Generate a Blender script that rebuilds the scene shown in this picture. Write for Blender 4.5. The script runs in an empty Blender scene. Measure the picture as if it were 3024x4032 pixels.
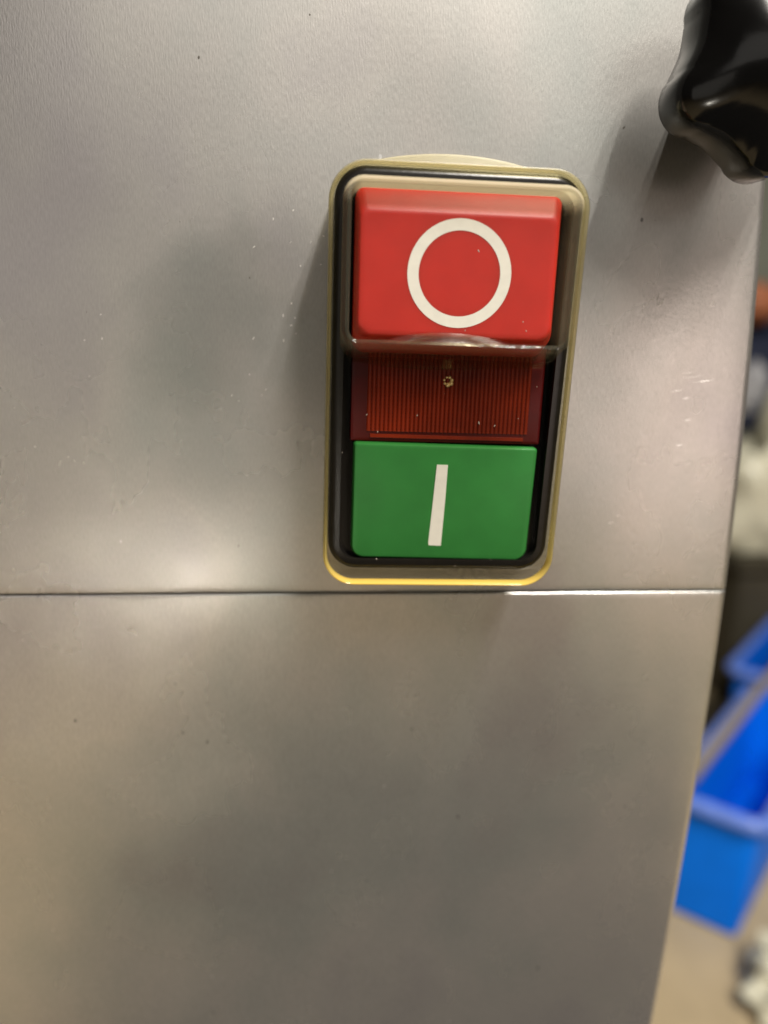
import bpy, bmesh, math, random
from mathutils import Vector, Matrix, noise

random.seed(7)
S = 0.001
BASE = 0.80                      # the panel's origin sits 0.8 m above the floor
scene = bpy.context.scene
COL = scene.collection

# ------------------------------------------------------------------ camera
cam_d = bpy.data.cameras.new("camera")
cam = bpy.data.objects.new("camera", cam_d)
COL.objects.link(cam)
cam_d.sensor_fit = 'VERTICAL'
cam_d.sensor_height = 36.0
cam_d.sensor_width = 27.0
cam_d.lens = 27.05
cam_d.clip_start = 0.002
cam_d.clip_end = 60.0
right = Vector((0.99649542, -0.07607504, 0.03477739))
up = Vector((-0.01522553, 0.24385395, 0.96969244))
back = Vector((-0.08225, -0.96682358, 0.24184106))
M = Matrix((right, up, back)).transposed().to_4x4()
M.translation = Vector((0, -0.105, BASE))
cam.matrix_world = M
cam_d.dof.use_dof = True
cam_d.dof.focus_distance = 0.0925
cam_d.dof.aperture_fstop = 11.0
scene.camera = cam

# ------------------------------------------------------------------ world + lamps
world = bpy.data.worlds.new("World")
scene.world = world
world.use_nodes = True
wbg = world.node_tree.nodes["Background"]
wbg.inputs[0].default_value = (1.0, 0.93, 0.83, 1)
wbg.inputs[1].default_value = 0.05


def area_lamp(name, loc, target, sx, sy, power, color, roll=None):
    d = bpy.data.lights.new(name, 'AREA')
    d.shape = 'RECTANGLE'
    d.size, d.size_y = sx, sy
    d.energy = power
    d.color = color
    o = bpy.data.objects.new(name, d)
    COL.objects.link(o)
    loc = Vector(loc)
    z = (loc - Vector(target)).normalized()
    y = Vector(roll) if roll else Vector((0, 0, 1))
    x = y.cross(z).normalized()
    y = z.cross(x)
    m = Matrix((x, y, z)).transposed().to_4x4()
    m.translation = loc
    o.matrix_world = m
    return o


# twin ceiling tubes running away from the panel
area_lamp("ceiling_tube", (0.46, -0.95, BASE + 1.60), (0.46, -0.60, BASE), 0.025, 1.3, 60, (1.0, 0.94, 0.85), (0, 1, 0))
area_lamp("ceiling_tube", (0.62, -0.95, BASE + 1.60), (0.62, -0.60, BASE), 0.025, 1.3, 46, (1.0, 0.94, 0.85), (0, 1, 0))
# unseen fill areas added for the bright zones mirrored in the panel
area_lamp("panel_fill", (0.35, -3.2, BASE + 1.25), (0, 0, BASE), 3.4, 1.0, 6.2, (1.0, 0.95, 0.87))
area_lamp("panel_fill", (-1.35, -2.9, BASE - 0.05), (0, 0, BASE), 1.3, 1.0, 1.8, (1.0, 0.94, 0.83))
area_lamp("panel_fill", (1.55, -2.9, BASE - 0.42), (0, 0, BASE), 0.8, 0.9, 5.5, (1.0, 0.81, 0.72))
area_lamp("hotspot_fill", (-0.310, -1.36, BASE - 0.480), (-0.02, 0, BASE - 0.03), 0.05, 0.05, 0.60, (1.0, 0.94, 0.82))  # unseen small source added for the hot spot above the seam
scene.view_settings.view_transform = 'Standard'
scene.view_settings.look = 'None'
scene.view_settings.exposure = 0.0
scene.view_settings.gamma = 1.0
scene.cycles.max_bounces = 16
scene.cycles.transmission_bounces = 12
scene.cycles.transparent_max_bounces = 16
scene.cycles.sample_clamp_indirect = 4.0
scene.cycles.use_denoising = True


# ------------------------------------------------------------------ materials
class NT:
    def __init__(self, name):
        self.m = bpy.data.materials.new(name)
        self.m.use_nodes = True
        self.t = self.m.node_tree
        self.b = self.t.nodes["Principled BSDF"]
        self.out = self.t.nodes["Material Output"]

    def n(self, typ, **kw):
        x = self.t.nodes.new(typ)
        for k, v in kw.items():
            setattr(x, k, v)
        return x

    def l(self, a, b):
        self.t.links.new(a, b)

    def fresnel(self, ior):
        """surface reflectance that stays the same on the inner side of a thin sheet"""
        g = self.n('ShaderNodeNewGeometry')
        mr = self.n('ShaderNodeMapRange')
        mr.inputs['To Min'].default_value = ior
        mr.inputs['To Max'].default_value = 1.0 / ior
        self.l(g.outputs['Backfacing'], mr.inputs['Value'])
        f = self.n('ShaderNodeFresnel')
        self.l(mr.outputs[0], f.inputs['IOR'])
        return f

    def set(self, **kw):
        for k, v in kw.items():
            self.b.inputs[k.replace('_', ' ')].default_value = v
        return self

    def coords(self, scale):
        c = self.n('ShaderNodeTexCoord')
        mp = self.n('ShaderNodeMapping')
        mp.inputs['Scale'].default_value = scale
        self.l(c.outputs['Object'], mp.inputs['Vector'])
        return mp.outputs['Vector']

    def noise(self, scale, detail=3.0, rough=0.55):
        x = self.n('ShaderNodeTexNoise')
        x.inputs['Scale'].default_value = 1.0
        x.inputs['Detail'].default_value = detail
        x.inputs['Roughness'].default_value = rough
        self.l(self.coords(scale), x.inputs['Vector'])
        return x.outputs['Fac']

    def ramp(self, fac, stops):
        r = self.n('ShaderNodeValToRGB')
        els = r.color_ramp.elements
        while len(els) < len(stops):
            els.new(0.5)
        for e, (p, c) in zip(els, stops):
            e.position = p
            e.color = (*c, 1) if not isinstance(c, float) else (c, c, c, 1)
        self.l(fac, r.inputs['Fac'])
        return r.outputs['Color']

    def bump(self, hgt, strength, dist, normal=None):
        b = self.n('ShaderNodeBump')
        b.inputs['Strength'].default_value = strength
        b.inputs['Distance'].default_value = dist
        self.l(hgt, b.inputs['Height'])
        if normal is not None:
            self.l(normal, b.inputs['Normal'])
        return b.outputs['Normal']


def mat_steel():
    t = NT("satin_stainless_steel")
    t.set(Metallic=1.0)
    b2 = t.n('ShaderNodeBsdfPrincipled')
    b2.inputs['Metallic'].default_value = 1.0
    b2.inputs['Roughness'].default_value = 0.58
    mixs = t.n('ShaderNodeMixShader')
    mixs.inputs[0].default_value = 0.38
    t.l(t.b.outputs[0], mixs.inputs[1])
    t.l(b2.outputs[0], mixs.inputs[2])
    t.l(mixs.outputs[0], t.out.inputs['Surface'])
    big = t.noise((24, 24, 17), 4)
    tint = t.ramp(big, [(0.30, (0.47, 0.455, 0.45)), (0.43, (0.53, 0.54, 0.52)), (0.56, (0.62, 0.60, 0.575)), (0.70, (0.54, 0.515, 0.52))])
    # fine upright rolling grain
    grain = t.noise((5200, 5200, 1100), 2, 0.6)
    gcol = t.ramp(grain, [(0.25, 0.90), (0.75, 1.08)])
    mx = t.n('ShaderNodeMix', data_type='RGBA', blend_type='MULTIPLY')
    mx.inputs['Factor'].default_value = 1.0
    t.l(tint, mx.inputs['A'])
    t.l(gcol, mx.inputs['B'])
    # scattered dust and nicks
    vo = t.n('ShaderNodeTexVoronoi')
    vo.inputs['Scale'].default_value = 1.0
    t.l(t.coords((260, 260, 190)), vo.inputs['Vector'])
    lt = t.n('ShaderNodeMath', operation='LESS_THAN')
    lt.inputs[1].default_value = 0.055
    t.l(vo.outputs['Distance'], lt.inputs[0])
    sep = t.n('ShaderNodeSeparateColor')
    t.l(vo.outputs['Color'], sep.inputs[0])
    gt = t.n('ShaderNodeMath', operation='GREATER_THAN')
    gt.inputs[1].default_value = 0.86
    t.l(sep.outputs[0], gt.inputs[0])
    mk = t.n('ShaderNodeMath', operation='MULTIPLY')
    t.l(lt.outputs[0], mk.inputs[0])
    t.l(gt.outputs[0], mk.inputs[1])
    fleck = t.ramp(sep.outputs[1], [(0.45, 0.10), (0.5, 0.9)])
    mx2 = t.n('ShaderNodeMix', data_type='RGBA')
    mk2 = t.n('ShaderNodeMath', operation='MULTIPLY')
    mk2.inputs[1].default_value = 0.7
    t.l(mk.outputs[0], mk2.inputs[0])
    t.l(mk2.outputs[0], mx2.inputs['Factor'])
    t.l(mx.outputs['Result'], mx2.inputs['A'])
    t.l(fleck, mx2.inputs['B'])
    # a darker patch with ragged edges left of the switch
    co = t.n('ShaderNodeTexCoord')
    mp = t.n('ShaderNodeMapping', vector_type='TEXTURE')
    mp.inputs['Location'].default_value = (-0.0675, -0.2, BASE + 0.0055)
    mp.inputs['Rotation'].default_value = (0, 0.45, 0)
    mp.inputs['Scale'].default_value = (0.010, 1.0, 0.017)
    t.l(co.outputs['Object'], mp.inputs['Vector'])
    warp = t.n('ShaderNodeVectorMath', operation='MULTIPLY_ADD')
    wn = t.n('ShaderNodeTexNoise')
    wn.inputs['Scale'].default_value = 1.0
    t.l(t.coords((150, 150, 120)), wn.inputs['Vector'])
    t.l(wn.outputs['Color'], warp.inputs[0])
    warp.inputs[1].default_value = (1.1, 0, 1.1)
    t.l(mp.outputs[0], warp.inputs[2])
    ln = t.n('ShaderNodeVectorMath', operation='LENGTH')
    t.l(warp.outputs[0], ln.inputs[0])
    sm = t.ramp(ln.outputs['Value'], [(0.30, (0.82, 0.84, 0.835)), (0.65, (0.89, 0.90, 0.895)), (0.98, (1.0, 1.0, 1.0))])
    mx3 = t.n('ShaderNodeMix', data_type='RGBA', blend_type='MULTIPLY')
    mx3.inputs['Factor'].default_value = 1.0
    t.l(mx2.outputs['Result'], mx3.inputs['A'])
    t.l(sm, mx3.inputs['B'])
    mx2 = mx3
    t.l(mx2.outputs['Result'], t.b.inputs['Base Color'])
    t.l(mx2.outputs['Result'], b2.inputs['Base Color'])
    rg = t.ramp(t.noise((55, 55, 40), 4, 0.6), [(0.3, 0.22), (0.7, 0.30)])
    t.l(rg, t.b.inputs['Roughness'])
    n1 = t.bump(grain, 0.32, 0.00006)
    wav = t.noise((26, 26, 22), 1)
    n2 = t.bump(wav, 0.6, 0.0020, n1)
    t.l(n2, t.b.inputs['Normal'])
    t.l(n2, b2.inputs['Normal'])
    return t.m


def mat_plain(name, col, rough=0.4, vary=0.08, scale=400, bump=0.0, **kw):
    t = NT(name)
    f = t.noise((scale,) * 3, 4)
    lo = tuple(max(0, c * (1 - vary)) for c in col)
    hi = tuple(c * (1 + vary) for c in col)
    t.l(t.ramp(f, [(0.3, lo), (0.7, hi)]), t.b.inputs['Base Color'])
    t.b.inputs['Roughness'].default_value = rough
    if bump:
        t.l(t.bump(f, bump, 0.3 / scale), t.b.inputs['Normal'])
    for k, v in kw.items():
        t.b.inputs[k.replace('_', ' ')].default_value = v
    return t.m


def mat_clear(name, col, rough=0.10, milk=0.04, thru=0.45, milk_top=None):
    t = NT(name)
    t.set(Roughness=rough, IOR=1.40, Transmission_Weight=1.0)
    f = t.noise((300,) * 3, 2)
    t.l(t.ramp(f, [(0.3, tuple(c * 0.96 for c in col)), (0.7, col)]), t.b.inputs['Base Color'])
    t.l(t.bump(t.noise((700,) * 3, 2), 0.10, 0.0004), t.b.inputs['Normal'])
    tl = t.n('ShaderNodeBsdfTranslucent')
    tl.inputs['Color'].default_value = (0.86, 0.80, 0.58, 1)
    df = t.n('ShaderNodeBsdfDiffuse')
    df.inputs['Color'].default_value = (0.80, 0.75, 0.58, 1)
    tp = t.n('ShaderNodeBsdfTransparent')
    tp.inputs['Color'].default_value = (0.93, 0.91, 0.80, 1)
    m1 = t.n('ShaderNodeMixShader')
    m1.inputs[0].default_value = 0.5
    t.l(tl.outputs[0], m1.inputs[1])
    t.l(df.outputs[0], m1.inputs[2])
    m2 = t.n('ShaderNodeMixShader')
    m2.inputs[0].default_value = thru
    t.l(t.b.outputs[0], m2.inputs[1])
    t.l(tp.outputs[0], m2.inputs[2])
    m3 = t.n('ShaderNodeMixShader')
    m3.inputs[0].default_value = milk
    if milk_top is not None:          # top edge made milkier to stand for light falling from above
        co = t.n('ShaderNodeTexCoord')
        sx = t.n('ShaderNodeSeparateXYZ')
        t.l(co.outputs['Object'], sx.inputs[0])
        mr = t.n('ShaderNodeMath', operation='MULTIPLY')
        mr.inputs[1].default_value = 20.0
        t.l(sx.outputs['Z'], mr.inputs[0])
        mr = t.ramp(mr.outputs[0], [(0.58, 0.0), (0.66, milk), (0.915, milk), (0.955, milk_top)]).node
        t.l(mr.outputs[0], m3.inputs[0])
    t.l(m2.outputs[0], m3.inputs[1])
    t.l(m1.outputs[0], m3.inputs[2])
    t.l(m3.outputs[0], t.out.inputs['Surface'])
    return t.m


def mat_film():
    """thin clear film: see-through with a sharp surface reflection"""
    t = NT("thin_clear_film")
    tp = t.n('ShaderNodeBsdfTransparent')
    tp.inputs['Color'].default_value = (0.93, 0.90, 0.80, 1)
    gl = t.n('ShaderNodeBsdfGlossy')
    gl.inputs['Roughness'].default_value = 0.16
    fr = t.fresnel(1.5)
    t.l(t.bump(t.noise((600,) * 3, 2), 0.05, 0.0004), gl.inputs['Normal'])
    mx = t.n('ShaderNodeMixShader')
    t.l(fr.outputs[0], mx.inputs[0])
    t.l(tp.outputs[0], mx.inputs[1])
    t.l(gl.outputs[0], mx.inputs[2])
    t.l(mx.outputs[0], t.out.inputs['Surface'])
    return t.m


def mat_rim():
    t = NT("glow_yellow_clear_rim")
    tl = t.n('ShaderNodeBsdfTranslucent')
    tl.inputs['Color'].default_value = (1.0, 0.82, 0.30, 1)
    tp = t.n('ShaderNodeBsdfTransparent')
    tp.inputs['Color'].default_value = (0.88, 0.83, 0.62, 1)
    gl = t.n('ShaderNodeBsdfGlossy')
    gl.inputs['Roughness'].default_value = 0.12
    co = t.n('ShaderNodeTexCoord')
    sx = t.n('ShaderNodeSeparateXYZ')
    t.l(co.outputs['Object'], sx.inputs[0])
    mr = t.n('ShaderNodeMapRange')
    mr.inputs['From Min'].default_value = 0.0
    mr.inputs['From Max'].default_value = 0.051
    t.l(sx.outputs['Z'], mr.inputs['Value'])
    t.l(t.ramp(mr.outputs[0], [(0.0, (1.0, 0.78, 0.19)), (0.10, (0.75, 0.64, 0.28)), (0.4, (0.55, 0.50, 0.32)), (1.0, (0.80, 0.77, 0.62))]), tl.inputs['Color'])  # light guided to the bottom edge, put in as stronger yellow
    f = t.noise((500,) * 3, 3)
    mA = t.n('ShaderNodeMixShader')
    df = t.n('ShaderNodeBsdfDiffuse')
    t.l(tl.inputs['Color'].links[0].from_socket, df.inputs['Color'])
    mD = t.n('ShaderNodeMixShader')
    mD.inputs[0].default_value = 0.4
    t.l(tl.outputs[0], mD.inputs[1])
    t.l(df.outputs[0], mD.inputs[2])
    t.l(t.ramp(mr.outputs[0], [(0.0, 0.92), (0.08, 0.5), (0.2, 0.15), (1.0, 0.20)]), mA.inputs[0])
    t.l(tp.outputs[0], mA.inputs[1])
    t.l(mD.outputs[0], mA.inputs[2])
    fr = t.fresnel(1.42)
    mB = t.n('ShaderNodeMixShader')
    t.l(fr.outputs[0], mB.inputs[0])
    t.l(mA.outputs[0], mB.inputs[1])
    t.l(gl.outputs[0], mB.inputs[2])
    t.l(mB.outputs[0], t.out.inputs['Surface'])
    return t.m


STEEL = mat_steel()
BLACK = mat_plain("black_moulded_plastic", (0.008, 0.007, 0.006), 0.24, 0.15, 900, 0.05, Specular_IOR_Level=0.3)
KNOBM = mat_plain("glossy_black_phenolic", (0.002, 0.0018, 0.0017), 0.14, 0.2, 300, 0.02)
REDM = mat_plain("red_plastic", (0.40, 0.021, 0.013), 0.42, 0.07, 200, 0.03, Specular_IOR_Level=0.4, Subsurface_Weight=0.6, Subsurface_Radius=(0.004, 0.0007, 0.0003), Subsurface_Scale=1.0)
GREENM = mat_plain("green_plastic", (0.020, 0.142, 0.027), 0.36, 0.08, 200, 0.03, Specular_IOR_Level=0.35)
WHITEM = mat_plain("white_print", (0.60, 0.58, 0.51), 0.5, 0.04, 900, 0.05)
DUSTM = mat_plain("pale_dust", (0.34, 0.30, 0.26), 0.9, 0.2, 900)
LENSM = mat_plain("dark_red_lens", (0.050, 0.0012, 0.0010), 0.30, 0.25, 250, 0.02, Specular_IOR_Level=0.25)
RIBM = mat_plain("amber_red_ribs", (0.125, 0.0115, 0.002), 0.35, 0.5, 90, 0.03, Specular_IOR_Level=0.2)
GLINTM = mat_plain("pale_gold_glint", (0.8, 0.62, 0.32), 0.12, 0.3, 2500, 0.1, Metallic=0.7)
CLEAR = mat_clear("clear_soft_vinyl", (0.97, 0.95, 0.86))
HOOD = mat_clear("cloudy_soft_vinyl", (0.97, 0.94, 0.84), 0.05, 0.06, 0.90, 0.42)
FILM = mat_film()
FLANGE = mat_clear("cloudy_flange_vinyl", (0.97, 0.95, 0.86), 0.35, 0.40)
RIM = mat_rim()
FLOORM = mat_plain("beige_floor", (0.42, 0.33, 0.20), 0.55, 0.10, 14, 0.05)
BLUEM = mat_plain("blue_bin_plastic", (0.0, 0.17, 0.84), 0.5, 0.06, 40, 0.03, Specular_IOR_Level=0.12)
SHEETM = mat_plain("dark_reflection_sheet", (0.02, 0.02, 0.02), 0.8, 0.2, 40, 0.1)
BINRIM = mat_plain("highlight_pale_blue_rim", (0.13, 0.23, 0.70), 0.30, 0.15, 60, 0.03)  # lamp highlight on the rims, put into a paler base colour
WOODM = mat_plain("grey_tan_wood", (0.30, 0.25, 0.17), 0.7, 0.15, 60, 0.1)
DARKM = mat_plain("dark_olive_board", (0.045, 0.038, 0.022), 0.7, 0.15, 20, 0.05)
BAGM = mat_plain("cream_plastic_film", (0.62, 0.60, 0.47), 0.3, 0.15, 25, 0.1)
NAVYM = mat_plain("navy_fabric", (0.008, 0.014, 0.040), 0.8, 0.3, 60, 0.2)
GREYM = mat_plain("pale_grey_fabric", (0.38, 0.38, 0.40), 0.8, 0.15, 60, 0.2)
BROWNM = mat_plain("orange_brown_plain", (0.42, 0.15, 0.07), 0.5, 0.2, 60, 0.1)
WALLM = mat_plain("pale_green_wall", (0.42, 0.45, 0.38), 0.8, 0.08, 4, 0.05)


# ------------------------------------------------------------------ helpers
def P(x, z, ht):
    """panel millimetres (right, up, out of the panel) -> world metres"""
    return Vector((x * S, -ht * S, BASE + z * S))


def thing(name, loc, label, cat, group=None):
    o = bpy.data.objects.new(name, None)
    o.empty_display_size = 0.02
    COL.objects.link(o)
    o.location = loc
    o['label'] = label
    o['category'] = cat
    if group:
        o['group'] = group
    return o


def world_loc(o):
    v = Vector(o.location)
    while o.parent:
        o = o.parent
        v = v + Vector(o.location)
    return v


def build(name, verts, faces, mat, parent=None, smooth=True, angle=35, origin=None):
    me = bpy.data.meshes.new(name)
    off = world_loc(parent) if parent else Vector((0, 0, 0))
    org = Vector(origin) if origin is not None else off
    me.from_pydata([tuple(Vector(v) - org) for v in verts], [], faces)
    bm = bmesh.new()
    bm.from_mesh(me)
    bmesh.ops.recalc_face_normals(bm, faces=bm.faces)
    bm.to_mesh(me)
    bm.free()
    me.materials.append(mat)
    if smooth:
        me.polygons.foreach_set('use_smooth', [True] * len(me.polygons))
        me.set_sharp_from_angle(angle=math.radians(angle))
    o = bpy.data.objects.new(name, me)
    COL.objects.link(o)
    o.location = org - off
    if parent:
        o.parent = parent
    return o


def rr(x0, x1, z0, z1, r, n=8):
    """rounded rectangle, 4*(n+1) points; r may be one radius or (top, bottom)"""
    rt, rb = r if isinstance(r, tuple) else (r, r)
    pts = []
    for cx, cz, a0, q in ((x1, z1, 0, rt), (x0, z1, 90, rt), (x0, z0, 180, rb), (x1, z0, 270, rb)):
        sx = -1 if cx == x1 else 1
        sz = -1 if cz == z1 else 1
        for i in range(n + 1):
            a = math.radians(a0 + 90 * i / n)
            pts.append((cx + sx * q + q * math.cos(a), cz + sz * q + q * math.sin(a)))
    return pts


class MB:
    def __init__(self):
        self.v, self.f = [], []

    def loops(self, loops, closed_u=True, cap_start=False, cap_end=False, closed_v=False):
        """loops: list of equal-length lists of world vectors"""
        b = len(self.v)
        n = len(loops[0])
        for lp in loops:
            self.v += lp
        k = len(loops)
        for i in range(k if closed_v else k - 1):
            i2 = (i + 1) % k
            for j in range(n if closed_u else n - 1):
                j2 = (j + 1) % n
                self.f.append((b + i * n + j, b + i * n + j2, b + i2 * n + j2, b + i2 * n + j))
        if cap_start:
            self.f.append(tuple(b + j for j in range(n)))
        if cap_end:
            self.f.append(tuple(b + (k - 1) * n + j for j in range(n)))
        return self

    def build(self, name, mat, parent=None, **kw):
        return build(name, self.v, self.f, mat, parent, **kw)


def sweep(x0, x1, z0, z1, r, prof, n=8, dh=None):
    """loops of a rounded rectangle following (inset, height) pairs"""
    rt, rb = r if isinstance(r, tuple) else (r, r)
    out = []
    for ins, h in prof:
        pts = rr(x0 + ins, x1 - ins, z0 + ins, z1 - ins, (max(rt - ins, 0.15), max(rb - ins, 0.15)), n)
        out.append([P(x, z, h + (dh(x, z, h) if dh else 0)) for x, z in pts])
    return out


def sstep(a, b, x):
    t = min(1, max(0, (x - a) / (b - a)))
    return t * t * (3 - 2 * t)


# ------------------------------------------------------------------ floor and back wall
def sheet(name, pts, mat):
    o = build(name, pts, [(0, 1, 2, 3)], mat, smooth=False)
    o['kind'] = 'structure'
    return o


sheet("floor", [(-6, -6, 0), (8, -6, 0), (8, 3.6, 0), (-6, 3.6, 0)], FLOORM)
sheet("wall", [(-6, 3.4, -0.2), (8, 3.4, -0.2), (8, 3.4, 3.2), (-6, 3.4, 3.2)], WALLM)

sheet_o = sheet("added_dark_sheet", [(-0.34, -1.45, 0.006), (0.80, -1.75, 0.006), (0.75, -0.02, 0.006), (-0.30, -0.02, 0.006)], SHEETM)  # unseen dark sheet added to darken the lower panel's reflection

# ------------------------------------------------------------------ machine housing
housing = thing("machine_housing", (0.061, 0.2, 0.0), "large brushed stainless steel machine front with a horizontal seam below the buttons", "machine")


def edge_x(z):
    d = z + 50.0
    k = 0.00062 if d > 0 else 0.00034
    lim = 75.0
    ad = min(abs(d), lim)
    return 61.35 - k * ad * ad - (2 * k * lim * (abs(d) - lim) * 0.25 if abs(d) > lim else 0)


def seam_z(x):
    return -38.45 + 0.0144 * x


def panel(name, zs, seam_side, y_of):
    """zs: row offsets from the seam; the row at the seam is folded inward"""
    xcols = [-300, -200, -120, -80] + list(range(-56, 57, 2))
    R = 1.3
    loops = []
    for dz, yin in zs:
        row = []
        for x in xcols:
            row.append((x, yin))
        for i in range(9):
            a = math.radians(90 * i / 8)
            row.append(('e', -R + R * math.sin(a), yin + R - R * math.cos(a)))
        row.append(('e', 0, 30))
        row.append(('e', 0, 420))
        out = []
        for q in row:
            if q[0] == 'e':
                z = seam_z(61) + dz
                x = edge_x(z) + q[1]
                y = q[2]
            else:
                x, y = q
                z = seam_z(x) + dz
            jit = 0.05 * noise.noise(Vector((x * 0.23, seam_side * 7.0, 0.3))) * (1 if abs(dz) < 0.6 else 0)
            out.append(Vector((x * S, (y + y_of(x) + jit) * S, BASE + (z + 0.6 * jit) * S)))
        loops.append(out)
    return MB().loops(loops, closed_u=False).build(name, STEEL, housing, angle=60)


r_ = 0.23
arc = [(r_ - r_ * math.sin(math.radians(a)), r_ - r_ * math.cos(math.radians(a))) for a in (90, 70, 50, 30, 15, 0)]
arc_in = [(0.0, 3.0)] + [(d, y) for d, y in arc]
up_rows = [(0.12 + d, y) for d, y in arc_in] + [(z, 0.0) for z in (1.2, 4, 9, 16, 25, 35, 45, 55, 65, 75, 85, 100, 130, 180, 260)]
lo_rows = [(-0.16 - d, y) for d, y in arc_in] + [(-z, 0.0) for z in (1.2, 4, 9, 16, 25, 35, 45, 55, 65, 75, 90, 120, 170, 250, 400, 560, 720)]
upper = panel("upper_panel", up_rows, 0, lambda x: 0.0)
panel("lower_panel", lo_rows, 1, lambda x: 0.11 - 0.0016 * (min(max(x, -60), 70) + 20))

# nicks, rubs and specks of grime on the upper sheet
SCRM = mat_plain("bright_scratch", (0.66, 0.64, 0.61), 0.5, 0.1, 900, 0.05, Metallic=0.8)
SPKM = mat_plain("dark_grime", (0.07, 0.062, 0.05), 0.8, 0.2, 900, 0.05)


def strokes(name, lines, mat):
    mb = MB()
    for pts, wd in lines:
        lo, hi = [], []
        for i, (x, z) in enumerate(pts):
            k = math.sin(math.pi * (i + 0.3) / (len(pts) - 0.4)) * wd * 0.5
            j0, j1 = pts[max(i - 1, 0)], pts[min(i + 1, len(pts) - 1)]
            tx, tz = j1[0] - j0[0], j1[1] - j0[1]
            ln = math.hypot(tx, tz) or 1
            nx, nz = -tz / ln, tx / ln
            lo.append(P(x - nx * k, z - nz * k, 0.012))
            hi.append(P(x + nx * k, z + nz * k, 0.012))
        mid = [(a + b) / 2 + Vector((0, -0.000012, 0)) for a, b in zip(lo, hi)]
        mb.loops([lo, mid, hi], closed_u=False)
    o = mb.build(name, mat, upper)
    o['kind'] = 'stuff'
    return o


rs = random.Random(11)
lines = []
for cx, cz, n_, ln0, ang, wd in ((51.5, -9.0, 3, 2.0, 4, 0.05), (53.0, -4.5, 2, 2.4, 5, 0.045), (50.0, -16.5, 2, 1.0, 8, 0.05), (-4.2, -0.5, 9, 0.35, 70, 0.16), (-2.4, 9.0, 8, 0.35, 65, 0.14),
                                (44.6, 4.6, 5, 1.1, 75, 0.14), (-30, -8, 6, 0.3, 80, 0.14), (-12, -12, 5, 0.3, 60, 0.14), (46, -25, 4, 0.7, 12, 0.1)):
    for _ in range(n_):
        sp = 2.2 if ln0 > 1.2 else 3.4
        if ang == 75:
            sp = 0.9
        x, z = cx + rs.gauss(0, sp * 0.8), cz + rs.gauss(0, sp)
        a = math.radians(ang + rs.gauss(0, 7 if ang < 20 else 25))
        ln = ln0 * rs.uniform(0.5, 1.3)
        pts = []
        for i in range(6):
            t = i / 5 - 0.5
            pts.append((x + ln * t * math.cos(a) + rs.gauss(0, 0.02), z + ln * t * math.sin(a) + 0.1 * ln * t * t))
        lines.append((pts, wd * rs.uniform(0.5, 1.2)))
strokes("scratches", [q for q in lines if not (0.2 < q[0][2][0] < 30.8 or q[0][5][0] > 57 and -33.6 < q[0][2][1] < 20)], SCRM)
lines = []
for x, z, q in [(-15.5, 30.0, 0.26), (-2.2, 35.4, 0.2), (-9.6, 4.7, 0.18), (-11.4, -31.5, 0.2), (38.0, 25, .2)] + [(rs.uniform(-48, 56), rs.uniform(-36, 36), rs.uniform(0.06, 0.12)) for _ in range(22)]:
    if -1 < x < 32 and -35 < z < 21.5:
        continue
    a = math.radians(rs.gauss(85, 20))
    ln = q * rs.uniform(1.2, 2.4)
    lines.append(([(x + ln * t * math.cos(a), z + ln * t * math.sin(a)) for t in (-0.5, -0.25, 0, 0.25, 0.5)], q))
strokes("specks", lines, SPKM)

# ------------------------------------------------------------------ push-button station
st = thing("pushbutton_station", P(15.4, -33.5, 0), "double push button switch with red O above green I in a clear yellowish boot", "push button")

# black bezel body
MB().loops(sweep(1.05, 29.85, -31.6, 16.85, 3.6, [(0, 0.3), (0, 8.8), (0.12, 9.2), (0.4, 9.45), (0.8, 9.55), (1.42, 9.6), (1.45, 9.5), (1.45, 8.0)], 10,
               lambda x, z, h: 2.8 * sstep(-3.6, 2, z) if h > 8.1 else 0), cap_end=True).build("bezel", BLACK, st)

# red stop button: side walls, an upward sloping top chamfer, flat face
L = []
for x0, x1, z0, z1, rt, rb, h in (
        (3.4, 26.85, -3.95, 14.3, 1.0, 1.6, 8.6), (3.4, 26.85, -3.8, 14.3, 1.0, 1.6, 10.6), (3.4, 26.85, -2.7, 14.3, 1.0, 1.6, 13.2), (3.46, 26.79, -2.32, 14.2, 0.95, 1.55, 13.6),
        (3.62, 26.62, -2.0, 13.9, 0.9, 1.5, 13.9), (3.74, 26.48, -1.86, 12.75, 0.9, 1.5, 14.45), (3.84, 26.38, -1.74, 12.3, 0.9, 1.5, 14.72),
        (3.98, 26.22, -1.58, 11.9, 0.9, 1.5, 14.92), (4.2, 26.0, -1.36, 11.7, 0.9, 1.4, 15.0), (4.6, 25.4, -0.96, 11.4, 0.8, 1.2, 15.0)):
    L.append([P(x, z, h) for x, z in rr(x0, x1, z0, z1, (rt, rb))])
red = MB().loops(L, cap_end=True).build("red_button", REDM, st, angle=28)
red['label'] = "red stop button marked with a white ring"

# its printed ring
n = 96
ring_c, ro, ri = (15.25, 5.35), 5.93, 4.66
mb = MB()
mb.loops([[P(ring_c[0] + r * math.cos(2 * math.pi * i / n), ring_c[1] + r * math.sin(2 * math.pi * i / n), h) for i in range(n)]
          for r, h in ((ri, 14.9), (ri, 15.03), (ro, 15.03), (ro, 14.9))])
mb.build("stop_symbol", WHITEM, red)

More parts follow.
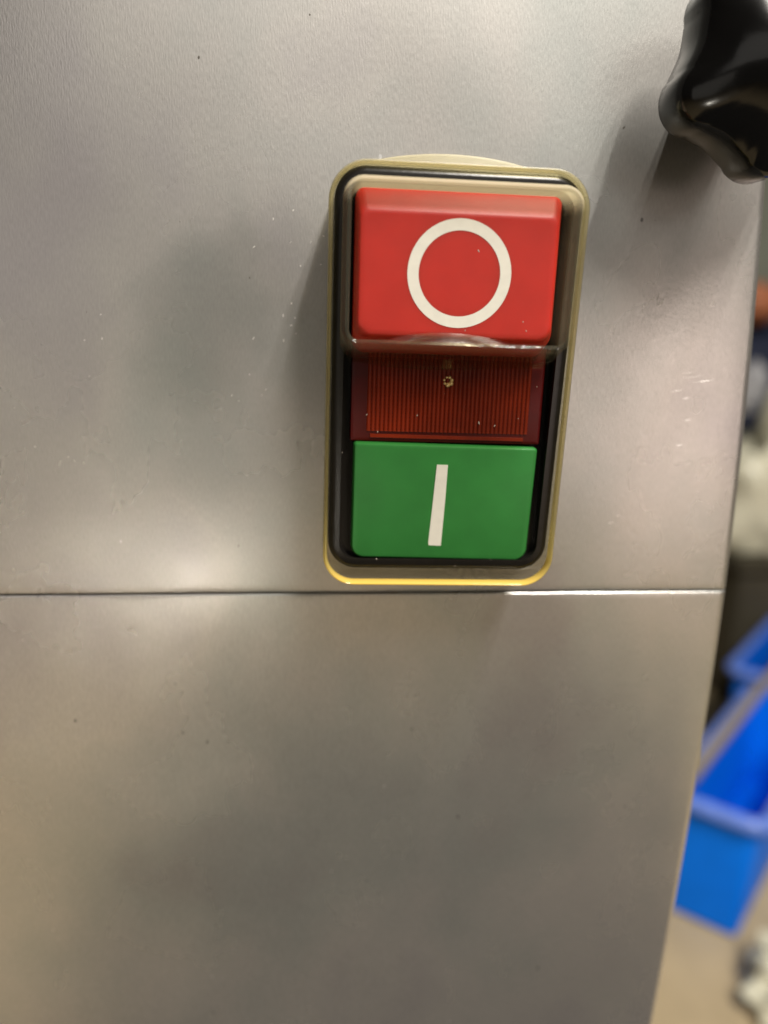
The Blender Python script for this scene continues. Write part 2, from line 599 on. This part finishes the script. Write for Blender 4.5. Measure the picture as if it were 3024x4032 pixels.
# indicator lens between the buttons
lens = MB().loops(sweep(3.5, 27.6, -14.75, -2.6, 0.3, [(0, 8.6), (0, 9.5), (0.1, 9.7), (0.4, 9.8)]), cap_end=True).build("indicator_lens", LENSM, st)
lens['label'] = "dark amber red ribbed indicator lens between the two buttons"
mb = MB()
nr = 38
ZR = [-13.4 + 0.255 * k for k in range(41)]
w = (25.9 - 5.5) / nr
for i in range(nr):
    x = 5.5 + i * w
    a = [(x + 0.02, 9.82), (x + 0.12, 9.96), (x + w * 0.5, 10.0), (x + w - 0.12, 9.96), (x + w - 0.02, 9.82)]
    mb.loops([[P(px, z, h - (0.06 if k % 2 else 0)) for px, h in a] for k, z in enumerate(ZR)], closed_u=False, cap_start=True, cap_end=True)
rb_ = mb.build("ribs", RIBM, lens, angle=60)
rb_['kind'] = 'stuff'
mb = MB()
mb.loops([[P(x, z, h) for x, z in ((6.0, za), (25.4, za - 0.1))] for za, h in ((-13.75, 9.75), (-13.8, 9.92), (-14.2, 9.95), (-14.25, 9.75))], closed_u=False)
mb.build("lens_lip", RIBM, lens)
# the small glint on the lens, shaped as a ring of pale gold beads
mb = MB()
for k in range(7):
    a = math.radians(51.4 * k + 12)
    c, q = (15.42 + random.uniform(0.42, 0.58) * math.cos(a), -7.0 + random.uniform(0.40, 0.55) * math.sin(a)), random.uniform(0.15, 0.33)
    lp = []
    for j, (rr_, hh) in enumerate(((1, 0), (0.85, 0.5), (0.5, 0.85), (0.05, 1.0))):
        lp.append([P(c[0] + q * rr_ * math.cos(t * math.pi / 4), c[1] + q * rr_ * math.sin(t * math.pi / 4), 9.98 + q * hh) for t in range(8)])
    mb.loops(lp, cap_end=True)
mb.build("lens_glint", GLINTM, lens)


# green start button with a gentle downward tilt
def gt(x, z, h):
    return -1.1 * sstep(-14, -31, z) * (1 if h > 9 else 0)


def green_h(z):
    return 10.6 - 1.1 * sstep(-14, -31, z)


L = []
for ins, h in ((0, 8.4), (0, 10.05), (0.08, 10.35), (0.25, 10.54), (0.5, 10.6)):
    pts = rr(3.95 + ins, 27.25 - ins, -30.05 + ins, -14.75 - ins, (max(0.5 - ins, .12), max(1.7 - ins, .3)))
    lp = []
    for x, z in pts:
        k = (z + 22) / 8
        hh = h if h < 9 else h - 10.6 + green_h(z)
        lp.append(P(x + (0.05 * k if x > 15 else -0.0), z - 0.012 * (x - 4), hh))
    L.append(lp)
green = MB().loops(L).build("tmp", GREENM)
bpy.data.objects.remove(green)
mb = MB()
mb.loops(L)
# fill the face with rows so that it can follow the tilt
inner = L[-1]
half = len(inner) // 4
b0 = len(mb.v)
nrow = 12
z_hi, z_lo = -14.75 - 0.5, -30.05 + 0.5
mb.f.append(tuple(range((len(L) - 1) * len(inner), len(L) * len(inner))))
green = mb.build("green_button", GREENM, st, angle=28)
green['label'] = "green start button marked with a white bar"
bar = [(14.50, -17.42), (15.90, -17.42), (15.86, -22.0), (15.70, -28.28), (14.10, -28.22), (14.02, -27.9), (14.30, -22.0)]
mb = MB()
mb.loops([[P(x, z, green_h(z) + d) for x, z in bar] for d in (-0.4, 0.06)], cap_end=True)
mb.build("start_symbol", WHITEM, green, angle=30)


# dust caught on the faces
mb = MB()
rd = random.Random(5)
for x0, x1, z0, z1, h, n_ in ((4.5, 25, -1, 11, 15.01, 4), (4, 27, -13.5, -6.5, 10.07, 8), (2, 29.2, -31, -29.9, 9.62, 3), (1.6, 2.6, -28, -6, 9.62, 6), (28.6, 29.6, -28, -6, 9.62, 6)):
    for _ in range(n_):
        x, z, q = rd.uniform(x0, x1), rd.uniform(z0, z1), rd.uniform(0.035, 0.09)
        a = rd.uniform(0.9, 2.2)
        e = rd.uniform(1, 2.6)
        lp = []
        for k in range(6):
            u, v = q * e * math.cos(k * math.pi / 3), q * math.sin(k * math.pi / 3)
            lp.append((x + u * math.cos(a) - v * math.sin(a), z + u * math.sin(a) + v * math.cos(a)))
        mb.loops([[P(px, pz, h) for px, pz in lp], [P(x + (px - x) * 0.5, z + (pz - z) * 0.5, h + 0.03) for px, pz in lp]], cap_end=True)
dust = mb.build("dust", DUSTM, st)
dust['kind'] = 'stuff'


# clear boot: outer wall, raised hood round the red button, sloping lip onto the lens
def bulge(x, z, h):
    return (2.0 * sstep(-9, 1, z)) * (1 if h > 6 else 0)


boot = MB()
boot.loops(sweep(0.45, 30.45, -33.4, 17.4, (4.4, 4.0), [(0, 0.6), (-0.1, 5.0), (0, 9.3), (0.5, 9.3), (0.45, 5.0), (0.45, 0.6)], 10, bulge), closed_v=True)
boot_o = boot.build("clear_boot", CLEAR, st, angle=40)
boot_o['label'] = "clear yellowish soft boot around the buttons"
boot = MB()
hl = []
for ins, h, zb in ((0, 8.8, -5.0), (0, 11.5, -4.6), (0, 14.5, -3.3), (0, 16.0, -2.95), (0.12, 16.45, -2.85), (0.45, 16.7, -2.6), (0.75, 16.55, -2.3), (0.9, 16.1, -2.2), (0.9, 14.5, -2.6), (0.95, 11.5, -4.0), (0.95, 8.8, -4.4)):
    hl.append([P(x, z, h) for x, z in rr(1.95 + ins, 28.65 - ins, zb, 15.1 - ins, (max(2.3 - ins, 0.3), max(2.0 - ins, 0.3)), 10)])
boot.loops(hl, closed_v=True)
# the lower edge of the hood sags over the button as a clear curved lip
lpz = []
for i in range(21):
    t = i / 20
    x = 6.5 + 15.5 * t
    top = 0.25 + 1.1 * math.sin(math.pi * t) ** 0.8
    pr = [(-2.5, 16.45), (-2.5 + 0.35 * top, 16.1), (-2.5 + 0.7 * top, 15.6), (-2.5 + top, 15.25)]
    lpz.append([P(x, z, h) for z, h in pr] + [P(x, z - 0.06, h - 0.12) for z, h in reversed(pr)])
film = MB().loops(lpz, cap_start=True, cap_end=True)
lp1, lp2 = [], []
for i in range(25):
    t = i / 24
    x = 3.2 + 24.2 * t
    dip = 0.6 + 0.75 * math.sin(math.pi * t) + 0.12 * math.sin(7 * t)
    rows = [(-4.3, 12.4), (-4.3 - 0.35 * dip, 11.4), (-4.3 - 0.75 * dip, 10.5), (-4.3 - dip, 10.25)]
    lp1.append([P(x, z, h) for z, h in rows] + [P(x, z - 0.05, h - 0.18) for z, h in reversed(rows)])
film.loops(lp1, cap_start=True, cap_end=True)
hood = boot.build("boot_hood", HOOD, boot_o, angle=40)
hood['label'] = "cloudy raised hood of the boot framing the red button"
film.build("boot_lip", FILM, boot_o, angle=60)
rim = MB().loops(sweep(0.35, 30.55, -33.5, 17.5, (4.5, 4.1), [(0.1, 9.4), (0.02, 10.0), (0.1, 10.5), (0.3, 10.75), (0.5, 10.55), (0.58, 10.0), (0.55, 9.4)], 12, bulge), closed_v=True)
rim.build("boot_rim", RIM, boot_o, angle=80)
# flange of the boot on the steel, arched along its top
out = []
for i in range(25):
    t = i / 24
    out.append((2.2 + 27.6 * t, 17.2 + 3.4 * math.sin(math.pi * t) ** 0.5))
out = out[::-1] + [(0.9, 14.0), (0.7, -30), (3.5, -32.9), (27.3, -32.9), (30.1, -30), (30.0, 14.0)]
mb = MB()
mb.loops([[P(15.4 + (x - 15.4) * k, -7 + (z + 7) * k, h) for x, z in out] for k, h in ((1, 0.03), (1, 0.7), (0.99, 0.9))], cap_start=True, cap_end=True)
mb.build("boot_flange", FLANGE, boot_o, angle=40)

# ------------------------------------------------------------------ lobed hand knob, upper right
kc = Vector((49.3, 28.8))
knob = thing("lobed_knob", P(kc.x, kc.y, 0), "glossy black five lobed hand knob at the upper right corner", "knob")


def lobes(scale, base=10.2, amp=1.35, n=120, ph=-24.0):
    pts = []
    for i in range(n):
        a = 2 * math.pi * i / n
        c = math.cos(5 * (a - math.radians(180 - ph)))
        c = c ** 0.72 if c > 0 else c * 0.85
        r = (base + amp * (c if c > 0 else c * 0.8)) * scale
        pts.append((kc.x + r * math.cos(a), kc.y + r * math.sin(a)))
    return pts


L = []
for sc, h in ((0.55, 8.4), (0.90, 8.4), (0.975, 8.7), (1.0, 9.3), (1.0, 13.6), (0.992, 14.2), (0.975, 14.7), (0.945, 15.1)):
    L.append([P(x, z, h) for x, z in lobes(sc)])
for sc, h, am in ((0.90, 15.5, 1.2), (0.83, 16.0, 0.95), (0.74, 16.5, 0.65), (0.62, 17.1, 0.4), (0.50, 17.6, 0.22), (0.36, 18.0, 0.1), (0.22, 18.3, 0.0), (0.1, 18.42, 0.0)):
    L.append([P(x, z, h) for x, z in lobes(sc, amp=am)])
MB().loops(L, cap_start=True, cap_end=True).build("grip", KNOBM, knob, angle=50)
mb = MB()
mb.loops([[P(kc.x + r * math.cos(2 * math.pi * i / 40), kc.y + r * math.sin(2 * math.pi * i / 40), h) for i in range(40)] for r, h in ((4.2, 0.02), (4.2, 8.6))], cap_start=True, cap_end=True)
mb.build("hub", KNOBM, knob)

# ------------------------------------------------------------------ things on the floor beyond the machine
OFF = Vector((0, -0.105, BASE))
a_ = Vector((0.755, -0.655, 0)).normalized()
b_ = Vector((0.69, 0.725, 0)).normalized()


def bin_box(corner, wid, length, hgt, label):
    """open tote: corner = near right corner on the floor, walls flare to a rolled rim"""
    t = thing("storage_bin", corner, label, "storage bin", "blue storage bins on the floor")

    def ring(fl, z, ins=0.0):
        pts = rr(-wid - fl + ins, fl - ins, -fl + ins, length + fl - ins, max(0.008 + fl - ins, 0.004), 5)
        return [corner + a_ * u + b_ * v + Vector((0, 0, z)) for u, v in pts]
    body = MB()
    body.loops([ring(0, 0.002, 0.004), ring(0, 0.006), ring(0.010, hgt), ring(0.010, hgt, 0.004), ring(0.0, 0.016, 0.004)], cap_start=True, cap_end=True)
    body.build("shell", BLUEM, t, angle=40)
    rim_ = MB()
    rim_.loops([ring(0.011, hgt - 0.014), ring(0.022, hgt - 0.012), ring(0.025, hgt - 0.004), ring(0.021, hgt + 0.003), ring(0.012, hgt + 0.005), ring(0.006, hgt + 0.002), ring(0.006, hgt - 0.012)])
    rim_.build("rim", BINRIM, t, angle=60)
    return t


c2 = OFF + Vector((0.570, 0.832, -BASE))
bin1 = bin_box(c2, 0.094, 0.405, 0.190, "nearer blue plastic bin with its rolled rim facing the machine edge")
bin2 = bin_box(c2 + b_ * 0.465 - a_ * 0.05, 0.094, 0.42, 0.198, "second blue bin standing behind the nearer one, under the cream bag")

# wooden batten along the rims
p0 = c2 - a_ * 0.090 + b_ * 0.02 + Vector((0, 0, 0.1955))
p1 = c2 - a_ * 0.082 + b_ * 0.70 + Vector((0, 0, 0.2045))
wb = thing("wooden_batten", p0, "grey tan wooden batten lying along the left rims of the blue bins", "batten")
d = (p1 - p0).normalized()
s = Vector((d.y, -d.x, 0))
mb = MB()
mb.loops([[q + s * u + Vector((0, 0, w_)) for u, w_ in ((-.006, 0), (.006, 0), (.007, .002), (.007, .012), (.005, .014), (-.005, .014), (-.007, .012), (-.007, .002))] for q in (p0, p0 + d * 0.2, p0 + d * 0.4, p1)], cap_start=True, cap_end=True)
mb.build("board", WOODM, wb, angle=30)


def lump(name, c, rad, mat, parent, seed, amp=0.35, freq=2.2, flat=None):
    bm = bmesh.new()
    bmesh.ops.create_icosphere(bm, subdivisions=4, radius=1.0)
    c = Vector(c)
    vs = []
    for v in bm.verts:
        q = v.co.copy()
        f = 1 + amp * noise.noise(q * freq + Vector((seed, seed * 2.1, 0))) + 0.4 * amp * abs(noise.noise(q * freq * 2.7 + Vector((seed, 3, 1))))
        w_ = Vector((q.x * rad[0], q.y * rad[1], q.z * rad[2])) * f + c
        if flat is not None:
            w_.z = max(w_.z, flat)
        vs.append(w_)
    fs = [tuple(v.index for v in f.verts) for f in bm.faces]
    bm.free()
    return build(name, vs, fs, mat, parent, angle=70)


def solid_box(name, x0, x1, y0, y1, z0, z1, mat, parent, bev=0.006):
    bm = bmesh.new()
    bmesh.ops.create_cube(bm, size=1.0)
    for v in bm.verts:
        v.co = Vector((x0 if v.co.x < 0 else x1, y0 if v.co.y < 0 else y1, z0 if v.co.z < 0 else z1))
    bmesh.ops.bevel(bm, geom=bm.edges[:], offset=bev, segments=2, affect='EDGES')
    bm.verts.index_update()
    vs = [v.co.copy() for v in bm.verts]
    fs = [tuple(v.index for v in f.verts) for f in bm.faces]
    bm.free()
    return build(name, vs, fs, mat, parent, angle=30)


# dark low chest carrying the cream bags, taller dark chest behind with navy cloth
ch = thing("dark_chest", (1.4, 1.62, 0), "low dark olive chest in shadow under the cream plastic bags", "chest")
solid_box("body", 0.90, 2.0, 1.40, 1.78, 0.0, 0.30, DARKM, ch)
solid_box("lid", 0.885, 2.015, 1.385, 1.795, 0.303, 0.33, DARKM, ch)
ch2 = thing("tall_chest", (1.5, 2.0, 0), "taller black chest behind the bags under the navy cloth", "chest")
solid_box("body", 0.95, 2.1, 1.82, 2.15, 0.0, 0.50, NAVYM, ch2)
solid_box("lid", 0.94, 2.11, 1.81, 2.16, 0.503, 0.53, NAVYM, ch2)
bag = thing("plastic_bag", (1.03, 1.52, 0.333), "crumpled cream plastic bag on the dark chest beside the panel edge", "plastic bag")
lump("sack", (1.06, 1.50, 0.44), (0.19, 0.11, 0.19), BAGM, bag, 3.3, 0.5, 2.4, 0.333)
lump("knot", (1.02, 1.46, 0.62), (0.06, 0.06, 0.07), BAGM, bag, 8.1, 0.5, 3)
nav = thing("navy_cloth", (1.12, 1.95, 0.533), "heap of dark navy fabric above the cream bag at the right edge", "cloth")
lump("heap", (1.16, 1.95, 0.66), (0.17, 0.12, 0.17), NAVYM, nav, 1.4, 0.3, 2, 0.533)
lump("pale_fold", (1.01, 1.66, 0.675), (0.035, 0.03, 0.055), GREYM, nav, 5.2, 0.3, 2)
br = thing("brown_blob", (1.09, 1.9, 0.83), "small orange brown shape on top of the navy fabric", "blob")  # unidentified orange brown shape
lump("blob", (1.09, 1.85, 0.875), (0.075, 0.06, 0.05), BROWNM, br, 2.2, 0.2, 2)
rg = thing("rag_bundle", (0.585, 0.63, 0), "crumpled cream and brown rag on the floor at the lower right", "rag")
lump("cloth", (0.60, 0.62, 0.03), (0.06, 0.055, 0.045), BAGM, rg, 6.6, 0.6, 3.0, 0.002)
lump("stain", (0.575, 0.60, 0.045), (0.022, 0.02, 0.018), BROWNM, rg, 2.6, 0.4, 3.0)
